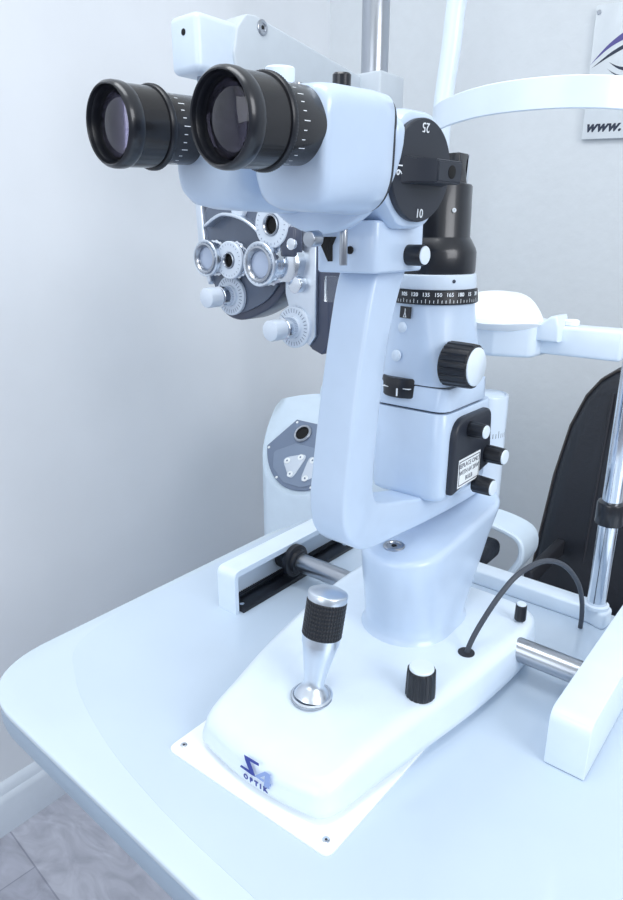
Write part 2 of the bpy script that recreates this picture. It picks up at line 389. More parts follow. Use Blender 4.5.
# illumination column: lamp housing
LX0, LX1 = -.3415, -.2615
hz = lambda y: 0
def rrect(x0, x1, y0, y1, r, z, n=6, bulge=0, slope=0):
    pts = fillet([(x0, y0), (x1, y0), (x1, y1), (x0, y1)], r, n); out = []
    for x, y in pts:
        t = (x-x0)/(x1-x0)*2-1
        yy = y-bulge*(1-t*t) if y < (y0+y1)/2 else y
        out.append(V((x, yy, z+slope*(y-y0))))
    return out
lh = part('lamp_housing', loft([rrect(LX0+.005, LX1-.005, .507, .596, .012, .183), rrect(LX0+.001, LX1-.001, .503, .600, .014, .186), rrect(LX0, LX1, .502, .601, .014, .191), rrect(LX0, LX1, .502, .601, .014, .2665), rrect(LX0+.001, LX1-.001, .503, .600, .014, .2685)]), 'shell', sl, sharp=50)
# slit body with seam
part('slit_housing', [(loft([rrect(LX0+.002, LX1-.002, .504, .590, .014, .2702), rrect(LX0+.001, LX1-.001, .503, .590, .012, .2710), rrect(LX0+.004, LX1-.001, .504, .588, .012, .2905), rrect(LX0+.0045, LX1-.0015, .5045, .587, .012, .2912)]), 'shell'),
    (loft([rrect(LX0+.004, LX1-.004, .507, .585, .012, .2675), rrect(LX0+.004, LX1-.004, .507, .585, .012, .2935)]), 'dial')], None, sl)
TC = V((-.3025, .5420, 0)); RS = .0383/.0395
def sup(t, z):   # morph between rounded rectangle and circle
    out = []; n = 64
    for i in range(n):
        a = 2*PI*i/n; ca, sa = math.cos(a), math.sin(a)
        e = 5 if t < .001 else 2+3*(1-t)**1.6
        k = (abs(ca)**e+abs(sa)**e)**(-1/e)
        hx = .0375*(1-t)+.0375*t; hy = .0405*(1-t)+.0375*t
        cx = -.3005*(1-t)+TC.x*t; cy = .5445*(1-t)+TC.y*t
        out.append(V((cx+ca*k*hx, cy+sa*k*hy, z)))
    return out
ub = part('slit_body', loft([sup(0, .2925), sup(.02, .2935), sup(.15, .303), sup(.35, .315), sup(.6, .335), sup(.85, .352), sup(.98, .362), sup(1, .3635)]), 'shell', sl, sharp=50)
part('filter_wheel', [(lathe([(.006, 0), (.0235, .0), (.0245, .0015), (.0245, .0165), (.0235, .018), (.006, .018)], (-.3120, .5220, .2790), (0, 0, 1)), 'black'),
     (box(-.3100, -.3088, .4968, .501, .2810, .2880, 0), 'ink'), (box(-.3265, -.2975, .4988, .5030, .2878, .2884, 0), 'ink')], None, ub, 'black thumb wheel with white marks')
part('button', lathe([(.0048, 0), (.0048, .0012), (.0038, .0018), (0, .0019)], (-.3110, .5055, .342), (-.22, -1, .08)), 'shell2', ub)
part('button', lathe([(.0052, 0), (.0052, .0012), (.0042, .0018), (0, .0019)], (-.3150, .5035, .3165), (-.18, -1, .08)), 'shell2', ub)
md = box(-.0065, .0065, -.0005, .0005, -.005, .005, 0)
md2 = text('I', .006, (0, -.0007, .001), (1, 0, 0), (0, 0, 1)); join(md2, text('Δ', .006, (0, -.0007, -.0025), (1, 0, 0), (0, 0, 1)))
mt = Matrix.Translation(V((-.3080, .5040, .3555))) @ Matrix.Rotation(R(-14), 4, 'Z') @ Matrix.Rotation(R(-3), 4, 'X')
for q in (md, md2): bmesh.ops.transform(q, matrix=mt, verts=q.verts)
part('index_mark', [(md, 'black'), (md2, 'ink')], None, ub, 'small black index label')
# angle ring with numerals
ring = new(); lathe([(.034, 0), (.0395, 0), (.0402, .001), (.0389, .0115), (.034, .012)], TC+V((0, 0, .3630)), (0, 0, 1), 96, ring)
ticks = new()
def wrap(s, ang, r, z, size, bm):
    d = V((math.cos(ang), math.sin(ang), 0)); tr = V((-math.sin(ang), math.cos(ang), 0))
    text(s, size, TC+d*r+V((0, 0, z)), tr, (0, 0, 1), bm, bold=.00005)
for k in range(24):
    a = R(-190+k*15); lab = ((k*15+15) % 180) or 180
    wrap(str(lab), a, .0397, .3714, .0046, ticks)
    for j in range(3):
        b_ = a+R(5*j); d = V((math.cos(b_), math.sin(b_), 0)); tr = V((-math.sin(b_), math.cos(b_), 0)); c_ = TC+d*.0402
        hgt = .0034 if j == 0 else .0024
        vs = [ticks.verts.new(c_+tr*s_*.00022+V((0, 0, z_))) for s_, z_ in ((-1, .3645), (1, .3645), (1, .3645+hgt), (-1, .3645+hgt))]; ticks.faces.new(vs)
part('angle_ring', [(ring, 'black'), (ticks, 'ink')], None, sl, 'black degree scale ring')
part('collar_ring', [(lathe([(.034, 0), (.0372, .0003), (.0376, .0012), (.0370, .0120), (.0360, .0128), (.034, .013)], TC+V((0, 0, .3750)), (0, 0, 1), 72), 'shell2'),
     (cyl(TC+V((.0305, -.0208, .3825)), (.82, -.56, 0), .0016, .0008, .0002, 12), 'dark_ink')], None, sl)
part('barrel', [(lathe([(.034, 0), (.0352, .0005), (.0357, .002), (.0357, .0180), (.0345, .0215), (.0305, .0285), (.0295, .0300), (.0290, .0310), (.0282, .0720), (.0272, .0735), (.024, .0742), (.018, .0760), (.014, .0765)], TC+V((0, 0, .3878)), (0, 0, 1), 72), 'anod'),
     (lathe([(.0018, 0), (.0018, .0006), (.0011, .0006), (.0011, 0)], TC+V((.0240, -.0163, .440)), (.83, -.56, 0), 16), 'ink')], None, sl, 'black lens barrel')
# mirror holder on top of the barrel
mh = prism([(-.006, .458), (.014, .458), (.0105, .466), (.008, .474), (.0085, .480), (.0115, .487), (-.005, .487)], lambda a, c, d: V((TC.x+.004+d, TC.y+.010+a, c)), -.004, .011, .0008)
mr_ = part('mirror_holder', mh, 'bronze', sl, 'dark bronze mirror holder')
part('mirror', prism([(.0110, .464), (.0150, .464), (.0150, .487), (.0135, .487)], lambda a, c, d: V((TC.x+.004+d, TC.y+.010+a, c)), -.003, .0100, 0), 'chrome', mr_)
# slit width knob
kn = fluted_knob((-.268, .512, .3140), (1, -.03, 0), .0195, .028, 20, 'slit_width_knob', sl, taper=.98)
# control panel with three knobs
pf = lambda a, c, d: V((d, a, c))
cp = part('control_panel', prism(fillet([(.5125, .190), (.5135, .2630), (.586, .2625), (.592, .203)], [.004, .020, .012, .006]), pf, -.2655, -.2555, .0035), 'dial', lh, 'charcoal knob panel')
def lab_text():
    t_ = new()
    for s, z in (('REPLACE ONLY', .2165), ('WITH 6V 20W', .2095), ('BULB', .2025)):
        text(s, .0062, (-.2551, .5445, z), (0, 1, 0), (0, 0, 1), t_, extrude=.0001)
    return t_
fr = new()
for a0, a1, c0, c1 in ((.524, .565, .1975, .1981), (.524, .565, .2209, .2215), (.524, .5246, .1975, .2215), (.5644, .565, .1975, .2215)): box(-.2552, -.2549, a0, a1, c0, c1, 0, 1, fr)
part('caution_label', [(box(-.2556, -.2552, .5225, .5665, .1955, .2235, 0), 'pale'), (lab_text(), 'dark_ink'), (fr, 'dark_ink')], None, cp, 'white printed bulb replacement label')
for (y, z, h, r) in ((.5410, .2500, .019, .0075), (.582, .2158, .022, .0088), (.565, .1885, .020, .0088)):
    k_ = fluted_knob((-.258, y, z), (1, -.05, 0), r, h, 10, 'control_knob', cp)
# tilting column behind the lamp housing
tcol = part('tilt_column', [(lathe([(.021, 0), (.022, .001), (.022, .1165), (.0212, .1185), (.0190, .1185), (.0182, .1175), (.0175, .1185), (.014, .1195), (0, .120)], (-.290, .650, .140), (0, 0, 1), 56), 'shell2')], None, sl)
tk = new()
for i in range(9):
    a = R(-60+i*9); d = V((math.cos(a), math.sin(a), 0)); tr = V((-d.y, d.x, 0)); p = V((-.290, .650, .214))+d*.02205
    vs = [tk.verts.new(p+tr*s_*.0003+V((0, 0, z_))) for s_, z_ in ((-1, 0), (1, 0), (1, .008 if i % 4 == 0 else .005), (-1, .008 if i % 4 == 0 else .005))]; tk.faces.new(vs)
part('tilt_scale', tk, 'dark_ink', tcol)
# cable arching from the base to the headrest foot
part('cable', tube(smooth_open([V(p) for p in ((-.221, .497, .043), (-.2195, .500, .055), (-.215, .509, .0736), (-.205, .5244, .1021), (-.197, .5476, .118), (-.188, .5868, .1176), (-.180, .6261, .0986), (-.174, .6597, .0664), (-.171, .6730, .040), (-.170, .678, .018), (-.170, .679, .003))], 6), .0026, 12), 'cable', sl, 'thin grey curved cable')

# ---- binocular head: local frame (x right, y away from the operator, z up), origin between the eyepiece fronts
HM = Matrix(((.99735, .03200, .06530), (-.02891, .99844, -.04784), (-.06673, .04583, .99672))).to_4x4(); HM.translation = V((-.2992, .2414, .4775))
def H(bm): bmesh.ops.transform(bm, matrix=HM, verts=bm.verts); return bm
S = .0955/2
# collar plate behind the housings
def ell(a, b, y, zc, n=56, flat=1.0): return [V((a*math.cos(2*PI*i/n), y, zc+b*math.sin(2*PI*i/n)*(1 if math.sin(2*PI*i/n) < 0 else flat))) for i in range(n)]
bh = part('binocular_body', H(loft([ell(a_, b_, y_, 0, flat=f_) for a_, b_, y_, f_ in ((.058, .056, .1200, .20), (.0625, .0610, .1215, .30), (.0640, .0625, .1235, .32), (.0640, .0625, .1290, .32), (.0622, .0610, .1315, .30), (.055, .056, .141, .2), (.040, .050, .150, .1))])), 'shell', sl, sharp=50)
# prism housings
def hsec(y, x0, x1, zt, zb, r, rb, side, g=0):
    pts = fillet([(x0-g, zb-g), (x1+g, zb-g), (x1+g, zt+g), (x0-g, zt+g)], [r*1.7, rb, r*1.2, r], 10)
    return [V((x*side, y, z)) for x, z in pts]
for side in (1, -1):
    # front section hugs the eyepiece, rear section is broader
    sec = [(.0560, .018, .0590, .0130, -.026, .012, .014), (.0565, .012, .0618, .0150, -.034, .012, .014), (.0580, .0085, .0632, .0185, -.039, .012, .016), (.0620, .0065, .0640, .0200, -.0430, .011, .018), (.072, .005, .0640, .0205, -.0455, .010, .022), (.104, .003, .0642, .0205, -.0475, .010, .030), (.1190, .003, .0632, .0200, -.0485, .011, .034), (.1200, .003, .0626, .0190, -.048, .012, .034)]
    if side == -1: sec = [(y, x0, x1, zt-.003, zb-.002, r, rb) for y, x0, x1, zt, zb, r, rb in sec]
    ph = part('prism_housing', H(loft([hsec(*s_, side) for s_ in sec])), 'shell', bh, sharp=45)
    if side == 1: part('seam_gasket', H(loft([hsec(.1195, .003, .0626, .0190, -.048, .012, .034, 1), hsec(.1222, .003, .0626, .0190, -.048, .012, .034, 1)])), 'dial', bh, 'thin dark seam')
    if side == 1:
        part('stud', H(cyl((.034, .066, .0185), (0, 0, 1), .0028, .0030)), 'steel', ph)
# centre bridge between the housings
part('bridge', H(box(-.014, .014, .088, .114, -.036, .014, .004)), 'shell', bh)
part('width_knob', H(lathe([(.0060, 0), (.0060, .0120), (.0085, .0125), (.0090, .0135), (.0090, .0225), (.0082, .0235), (0, .0238)], (-.004, .092, .0110), (0, 0, 1))), 'knobw', bh, 'small pale round knob')
part('lever_knob', H(lathe([(.0055, 0), (.0055, .0095), (.0045, .0105), (0, .0107)], (.032, .107, .0200), (0, 0, 1))), 'anod', bh, 'small black cap')
part('thumb_screw', H(cyl((.012, .112, -.0640), (0, -1, .0), .0052, .0095, .0006, 24)), 'steel', bh, 'steel thumb screw')
# eyepieces
for side in (1, -1):
    c = (S*side-.0045, 0, -.001); k = .0232/.025
    def sc(pr): return [(r_*k, y*.90) for r_, y in pr]
    ep = part('eyepiece', H(lathe(sc([(.0212, .0060), (.0218, .0025), (.0222, .0006), (.0229, 0), (.0236, .0006), (.0246, .0022), (.0250, .0045), (.0250, .0085), (.0246, .0105), (.0240, .0118), (.0190, .0118)]), c, (0, 1, 0), 72, hollow=True)), 'anod', bh, 'wide black eyepiece', sharp=30)
    slv = part('sleeve', H(lathe(sc([(.0195, .0112), (.02395, .0112), (.02395, .0320), (.0195, .0320)]), c, (0, 1, 0), 96, hollow=True)), 'bronze', ep, 'glossy dark sleeve')
    part('focus_ring', H(lathe(sc([(.0190, .0312), (.0248, .0314), (.0256, .0322), (.0256, .0350), (.0248, .0360), (.0190, .0362)]), c, (0, 1, 0), 180, rmod=lambda i, k: -.0004 if (i % 2 and k in (2, 3)) else 0, hollow=True)), 'black', ep)
    tb = new(); lathe(sc([(.018, .0355), (.0214, .0358), (.0214, .0660), (.020, .0700)]), c, (0, 1, 0), 72, tb)
    tk = new()
    for i in range(14):
        a = R(-75+i*13); y0 = .0400; y1 = .0425 if i % 3 else .0445
        d = V((math.cos(a), 0, math.sin(a))); tr = V((-d.z, 0, d.x)); p = V(c)+d*(.0214*k+.0001)
        vs = [tk.verts.new(p+tr*s_*.00022+V((0, yy, 0))) for s_, yy in ((-1, y0), (1, y0), (1, y1), (-1, y1))]; tk.faces.new(vs)
    part('diopter_tube', [(H(tb), 'bronze'), (H(tk), 'ink')], None, ep, 'dark tube with white dioptre ticks')
    part('inner_ring', H(lathe(sc([(.0216, .0030), (.0210, .0045), (.0207, .0080), (.0202, .0085), (.0200, .0130), (.0225, .0130)]), c, (0, 1, 0), 64, hollow=True)), 'black', ep)
    part('inner_barrel', H(lathe(sc([(.0190, .014), (.0178, .030), (.006, .030), (.006, .031), (.019, .031), (.0195, .014)]), c, (0, 1, 0), 64, hollow=True)), 'anod', ep)
    part('lens', H(lathe(sc([(.0204, .0130), (.0200, .0090), (.0160, .0062), (.0105, .0042), (.0050, .0033), (0, .0030), ]), c, (0, 1, 0), 64)), 'eyeglass', ep, 'coated glass eye lens')
    part('field_lens', H(lathe(sc([(.0150, .026), (.0130, .0232), (.0090, .0210), (0, .0200)]), c, (0, 1, 0), 48)), 'lens', ep)
# magnification drum and dial
DM = Matrix.Translation(V((-.2545, .4235, .4620))) @ Matrix.Rotation(R(-6), 4, 'Z') @ Matrix.Rotation(R(3.5), 4, 'Y')
def D(bm): bmesh.ops.transform(bm, matrix=DM, verts=bm.verts); return bm
def octo(r, x):
    pts = fillet([(r*1.04*math.cos(PI/8+k*PI/4), r*1.04*math.sin(PI/8+k*PI/4)) for k in range(8)], r*.45, 5)
    return [V((x, a, c)) for a, c in pts]
dr = part('magnification_drum', D(loft([octo(.030, -.102), octo(.036, -.099), octo(.0385, -.095), octo(.0400, -.012), octo(.0395, -.006), octo(.0375, -.0015), octo(.0345, .0)])), 'shell', sl, sharp=35)
dl = new(); lathe([(.0320, -.002), (.0330, 0), (.0330, .0035), (.0322, .0045), (0, .0045)], (0, 0, 0), (1, 0, 0), 72, dl)
dt = new()
text('10', .0085, (.0048, .0005, -.0275), (0, 1, 0), (0, 0, 1), dt); text('25', .0085, (.0048, -.001, .0272), (0, -1, 0), (0, 0, -1), dt); text('16', .0085, (.0048, -.0260, .000), (0, 0, -1), (0, 1, 0), dt)
dd = part('magnification_dial', [(D(dl), 'dial'), (D(dt), 'ink')], None, dr, 'dark dial marked 25, 16, 10')
hd = new()
loft([[V((x, y0, -hz_)), V((x, y1, -hz_)), V((x, y1, hz_)), V((x, y0, hz_))] for x, y0, y1, hz_ in ((.004, -.0235, .0260, .0088), (.010, -.0165, .0225, .0078), (.021, -.0070, .0215, .0074), (.0225, -.0065, .021, .0066))], True, hd)
hb = new(); join(hb, hd); bmesh.ops.bevel(hb, geom=hb.edges[:], offset=.0008, segments=2, affect='EDGES')
part('dial_handle', [(D(hb), 'dial'), (D(cyl((.0222, .009, 0), (1, 0, 0), .0043, .0006, .0001, 24)), 'hole')], None, dd, 'raised black grip bar with a hole')
part('guide_pin', cyl((-.2830, .378, .400), (.0, .01, 1), .0028, .034), 'steel', sl, 'slim steel pin')
part('clamp_knob', [(cyl((-.282, .440, .4060), (1, -.05, 0), .0076, .028, .0012), 'black'), (cyl((-.2542, .4385, .4060), (1, -.05, 0), .0066, .0012, .0004), 'knobw')], None, sl, 'short black cylinder knob with pale end')
part('objective_mount', cyl((-.29, .455, .455), (0, 1, 0), .026, .012), 'black', sl)

# ------------------------------------------------------------------ headrest
hr = thing('headrest_frame', 'white chin and forehead rest on chrome posts at the back of the table', 'headrest', (-.28, .71, 0))
part('crossbar', prism(fillet([(-.415, .697), (-.166, .697), (-.150, .690), (-.146, .716), (-.166, .722), (-.415, .722)], [.006, .01, .011, .011, .01, .006], 6), lambda a, c, d: V((a, c, d)), 0, .020, .003), 'trim_white', hr)
part('post', cyl((-.1635, .706, .018), (0, 0, 1), .0105, .48), 'chrome', hr, 'chrome right post')
part('post', cyl((-.402, .712, .018), (0, 0, 1), .0105, .30), 'chrome', hr, 'chrome left post')
part('post_clamp', lathe([(.0110, 0), (.0140, .001), (.0148, .003), (.0148, .024), (.014, .026), (.011, .027)], (-.1635, .706, .122), (0, 0, 1)), 'anod', hr, 'black clamp on right post')
part('height_ring', lathe([(.0135, 0), (.0135, .004), (.011, .005)], (-.1635, .706, .020), (0, 0, 1)), 'trim_white', hr)
part('upper_tube', tube(smooth_open([V(p) for p in ((-.402, .712, .30), (-.402, .712, .42), (-.400, .712, .50), (-.399, .712, .555), (-.393, .712, .61), (-.388, .712, .66), (-.372, .712, .70), (-.345, .712, .725), (-.28, .712, .735), (-.215, .712, .725), (-.178, .712, .69), (-.1635, .706, .62), (-.1635, .706, .49))], 5), .0105, 20), 'trim_white', hr, 'white tube frame over the forehead')
sp_ = [V(p) for p in ((-.392, .705, .531), (-.392, .690, .532), (-.378, .660, .534), (-.345, .635, .536), (-.305, .622, .538), (-.262, .620, .538), (-.222, .630, .537), (-.188, .655, .535), (-.170, .690, .533), (-.168, .700, .533))]
sp_ = smooth_open(sp_, 6)
part('forehead_strap', strip(sp_, (0, 0, 1), .0130, .003), 'trim_white', hr, 'wide white forehead band')
# chin rest: cup, holder and bar
part('chin_bar', [(box(-.262, -.168, .672, .700, .303, .333, .004), 'trim_white')], None, hr, 'white crossbar to the chin cup')
part('chin_holder', prism(fillet([(-.345, .66), (-.345, .70), (-.255, .705), (-.245, .69), (-.248, .655), (-.285, .640), (-.322, .640)], .012), lambda a, c, d: V((a, c, d)), .300, .337, .005), 'trim_white', hr)
cup = []
for k, (zo, s_) in enumerate(((.3250, .60), (.3290, .86), (.3330, .97), (.3345, 1.0), (.3350, .985), (.3330, .93), (.3305, .80), (.3290, .60), (.3285, .3))):
    ring_ = []
    for i in range(48):
        a = 2*PI*i/48; ca, sa = math.cos(a), math.sin(a)
        h_ = (.5+.5*sa)**1.3*.028*(1-max(0, ca)**3)+.004*max(0, -ca)
        up_ = h_*((s_-.3)/.7) if k >= 1 else 0
        ring_.append(V((-.294+ca*.050*s_, .662+sa*.031*s_, zo+up_)))
    cup.append(ring_)
part('chin_cup', loft(cup), 'pale', hr, 'white saddle shaped chin cup')
part('cup_bracket', prism([(-.256, .318), (-.256, .332), (-.245, .336), (-.236, .343), (-.229, .344), (-.226, .334), (-.226, .318)], lambda a, c, d: V((a, d, c)), .660, .690, .003), 'trim_white', hr)
part('peg', lathe([(.006, 0), (.0075, .001), (.0075, .005), (.006, .0062), (0, .0066)], (-.222, .684, .3328), (0, 0, 1)), 'pale', hr)

# ------------------------------------------------------------------ refraction stand: console, pole, arm
SY = .88
st = thing('instrument_stand', 'white stand with grey keypad console, steel pole and arm behind the table', 'stand', (-.75, 1.0, FZ))
CX, CY, CR = -.710, .930, .136
def cons_top(x, y): return .040+(y-.85)*1.0
n_ = 64; r1 = []; r2 = []; r0 = []; r3 = []
for i in range(n_):
    a = 2*PI*i/n_; x, y = CX+CR*math.cos(a), CY+CR*math.sin(a)
    r0.append(V((x, y, FZ))); zt = min(cons_top(x, y), .114); r1.append(V((x, y, zt-.004)))
    x, y = CX+(CR-.004)*math.cos(a), CY+(CR-.004)*math.sin(a); r2.append(V((x, y, min(cons_top(x, y), .114))))
con = part('console', loft([r0, r1, r2]), 'column', st, sharp=30)
# grey panel on the slanted face
e1 = V((1, 0, 0)); e2 = V((0, 1, 1)).normalized(); e3 = V((0, -1, 1)).normalized(); PO = V((CX, CY, cons_top(CX, CY)))
sc_ = math.sqrt(2)
def pan(rf, n=30):
    pts = [(rf*math.cos(R(218+104*i/(n-1))), rf*math.sin(R(218+104*i/(n-1)))*sc_) for i in range(n)]
    return pts+[(.065, -.044), (-.065, -.044)]
P3 = lambda a, c, d: PO+e1*a+e2*c+e3*d
kp = part('control_plate', prism(pan(CR-.010), P3, 0, .003, .001), 'grey', con, 'grey instrument panel', sharp=20)
part('keypad', prism(fillet([(-.076, -.118), (-.058, -.150), (-.02, -.171), (.02, -.171), (.058, -.150), (.076, -.118), (.038, -.092), (-.038, -.092)], .008), P3, .003, .0045, .0008), 'grey2', kp)
for sx in (-1, 1):
    ks = [(.010, -.117), (.034, -.130), (.0135, -.153)]
    if sx > 0: ks = [(a+.008, c) for a, c in ks]
    tri = fillet([(sx*a, c) for a, c in ((ks[0][0]-.012, ks[0][1]+.012), (ks[1][0]+.015, ks[1][1]+.003), (ks[2][0]-.008, ks[2][1]-.014))], .010)
    part('key_cluster', [(prism(tri, P3, .0045, .006, .0006), 'ivory')] +
        [(cyl(P3(sx*a, c, .006), e3, .0060, .001, .0003, 20), 'pale') for a, c in ks] +
        [(cyl(P3(sx*a, c, .007), e3, .0018, .0006, .0002, 12), 'grey') for a, c in ks], None, kp, 'pale triangle of three round keys')
    part('instrument_holder', [(lathe([(.0135, 0), (.0180, 0), (.0180, .004), (.0165, .0055), (.0135, .005)], P3(sx*.034, -.070, .002), e3, hollow=True), 'steel'), (cyl(P3(sx*.034, -.070, .003), e3, .0136, .001, .0002), 'hole')], None, kp, 'round dark holder')
for a, c in ((-.092, -.113), (-.060, -.050), (-.040, -.165), (.092, -.113), (.060, -.050), (.040, -.165)):
    part('screw', cyl(P3(a, c, .003), e3, .0026, .0012, .0004, 12), 'pale', kp)
part('column_block', box(CX-.10, CX+.14, CY+.06, CY+.24, FZ, .15, .03, 5), 'column', st)
pxy = (-.732, 1.06)
part('pole', cyl((*pxy, .15), (0, 0, 1), .0235, .95, .002, 48), 'steel', st, 'polished steel pole')
part('bracket', box(pxy[0]-.034, pxy[0]+.040, pxy[1]-.04, pxy[1]+.035, .60, .682, .004), 'armgrey', st)
arm_ = [(.728, .625), (.722, .660), (.730, .692), (.748, .711), (.765, .713), (.80, .708), (1.03, .676), (1.03, .600), (.765, .606)]
ar = part('arm', prism(fillet(arm_, .012), lambda a, c, d: V((d, a, c)), -.775, -.733, .003), 'armgrey', st, 'grey pivoting arm')
part('pivot_screw', [(lathe([(.0100, 0), (.0100, .002), (.0085, .003), (.0055, .003), (.005, .002), (0, .002)], (-.7335, .779, .700), (1, 0, 0)), 'steel'), (cyl((-.7320, .779, .700), (1, 0, 0), .0028, .0012, .0002, 6), 'hole')], None, ar, 'steel pivot screw')
eb = part('arm_head', box(-.794, -.737, .660, .745, .628, .698, .009, 5), 'shell2', st, 'pale rounded end box')
part('socket', cyl((-.764, .6625, .676), (0, -1, 0), .0042, .003, .0002, 16), 'hole', eb)
part('hanger_rod', cyl((-.765, .692, .545), (0, 0, 1), .0085, .088, .001), 'steel', eb, 'short steel rod')

# ------------------------------------------------------------------ phoropter hanging from the arm
PY = .64
phr = thing('phoropter', 'silver and dark phoropter with lens dials and knobs hanging behind the eyepieces', 'phoropter', (-.61, PY+.02, .30))
part('hanger', [(box(-.785, -.60, .680, .704, .515, .545, .004), 'pdark'), (box(-.625, -.585, .655, .704, .440, .545, .004), 'pdark')], None, phr)
part('crossbar', [(box(-.70, -.50, PY+.002, PY+.020, .447, .462, .004), 'alu'), (cyl((-.642, PY-.002, .452), (0, -1, 0), .011, .010), 'ivory')], None, phr)
Q = lambda a, c, d: V((a, d, c))
left = smooth_closed([(-.716, .462), (-.66, .478), (-.609, .468), (-.560, .432), (-.552, .388), (-.582, .343), (-.613, .322), (-.655, .309), (-.688, .318), (-.703, .347), (-.716, .395)], 5)
lb = part('left_body', [(prism(left, Q, PY, PY+.040, .003), 'pdark'), (prism([(-.655+(x+.655)*.90, .395+(z-.395)*.88) for x, z in left if z > .0], Q, PY-.004, PY, .001), 'pface')], None, phr, 'rounded dark left half')
part('rim', prism([(-.725, .465), (-.714, .47), (-.708, .40), (-.700, .36), (-.706, .355), (-.722, .400)], Q, PY-.010, PY+.035, .002), 'alu', lb)
part('arc_cover', strip(smooth_open([V((x, PY-.008, z)) for x, z in ((-.700, .432), (-.665, .446), (-.62, .436), (-.585, .408), (-.572, .378))], 6), (0, 1, 0), .010, .004), 'alu', lb)
def wheel(x, z, r, hole, depth, parent, lensm='hole', front='ivory'):
    y0 = PY-.004
    bodyw = new(); lathe([(r*.55, 0), (r*.98, 0), (r*1.0, .002), (r*1.0, depth*.35), (r*.88, depth*.4), (r*.88, depth-.009), (r*.95, depth-.008), (r*.95, depth-.002), (hole, depth-.002), (hole, 0)], (x, y0, z), (0, -1, 0), 64, bodyw, hollow=True, rmod=lambda i, k: -.0010 if (i % 4 < 2 and k in (2, 3)) else 0)
    wh = part('lens_wheel', bodyw, 'chrome', parent, 'polished lens wheel')
    part('face_ring', lathe([(hole*1.15, depth-.006), (r*.96, depth-.006), (r, depth-.005), (r, depth-.001), (r*.96, depth), (hole*1.3, depth), (hole*1.15, depth-.0015)], (x, y0, z), (0, -1, 0), 64, hollow=True), front, wh, 'graduated ring')
    tk = new()
    for i in range(24):
        a = 2*PI*i/24; d = V((math.cos(a), 0, math.sin(a))); tr = V((-d.z, 0, d.x)); p = V((x, y0-depth-.0002, z))
        vs = [tk.verts.new(p+d*rr+tr*s_*.0004) for rr, s_ in ((r*.78, -1), (r*.78, 1), (r*.88, 1), (r*.88, -1))]; tk.faces.new(vs)
    part('scale', tk, 'grey', wh)
    part('lens_ring', lathe([(hole*.88, 0), (hole*1.18, 0), (hole*1.18, .0045), (hole*1.05, .005), (hole*.92, .003)], (x, y0-depth+.003, z), (0, -1, 0), 48, hollow=True), 'steel', wh)
    part('aperture_glass', lathe([(hole, 0), (hole, .001), (hole*.6, .0022), (0, .0026)], (x, y0-depth+.006, z), (0, -1, 0), 40), lensm, wh)
    return wh
wheel(-.6480, .389, .0240, .0085, .020, lb)
wheel(-.6830, .391, .0235, .0165, .030, lb, lensm='silver_lens', front='alu')
def dial_knob(x, z, parent):
    k_ = part('axis_dial', [(lathe([(.0250, 0), (.0262, .001), (.0262, .005), (.0250, .006), (.014, .006), (.014, .010), (.0125, .011)], (x, PY-.004, z), (0, -1, 0), 64), 'ivory'),
        (lathe([(.0100, .010), (.0135, .011), (.0135, .026), (.0115, .027), (.0115, .030)], (x, PY-.004, z), (0, -1, 0), 40), 'chrome')], None, parent, 'pale graduated disc')
    tk = new()
    for i in range(30):
        a = 2*PI*i/30; d = V((math.cos(a), 0, math.sin(a))); tr = V((-d.z, 0, d.x)); p = V((x, PY-.0102, z))
        vs = [tk.verts.new(p+d*rr+tr*s_*.0005) for rr, s_ in ((.0185, -1), (.0185, 1), (.0235, 1), (.0235, -1))]; tk.faces.new(vs)
    part('scale', tk, 'grey', k_)
    part('knob', lathe([(.0105, .028), (.0130, .029), (.0132, .046), (.0125, .0485), (.0105, .0495), (0, .050)], (x, PY-.004, z), (0, -1, 0), 40, rmod=lambda i, k: -.0006 if (i % 4 == 0 and k == 2) else 0), 'ivory', k_, 'pale cylinder knob')
dial_knob(-.663, .342, lb)
right = [(-.562, .440), (-.540, .452), (-.508, .452), (-.500, .445), (-.500, .290), (-.512, .277), (-.527, .282), (-.553, .307), (-.562, .345)]
rb = part('right_body', [(prism(right, Q, PY, PY+.055, .002), 'pdark')], None, phr, 'dark right half')
part('face_plate', prism([(-.566, .440), (-.545, .448), (-.515, .450), (-.517, .300), (-.527, .287), (-.553, .310), (-.566, .350)], Q, PY-.006, PY, .0015), 'alu', rb, 'brushed face plate')
wheel(-.5720, .432, .0270, .0105, .020, rb)
wheel(-.5830, .386, .0270, .0185, .032, rb, lensm='silver_lens', front='alu')
part('turret', [(lathe([(.024, 0), (.024, .012), (.020, .014)], (-.555, PY-.006, .388), (0, -1, 0), 10), 'chrome'), (box(-.560, -.535, PY-.022, PY-.006, .395, .43, .003), 'pdark'), (cyl((-.540, PY-.006, .362), (0, -1, 0), .010, .012), 'chrome')], None, rb, 'metal lens turret')
part('clip', [(cyl((-.540, PY-.020, .41), (0, -1, 0), .007, .004), 'chrome')], None, rb)
dial_knob(-.550, .309, rb)
# small clear plastic clip beside the dark half
gb = box(-.492, -.470, PY-.02, PY-.012, .345, .375, .001)
part('clear_tab', gb, 'glass', rb, 'clear plastic tab')

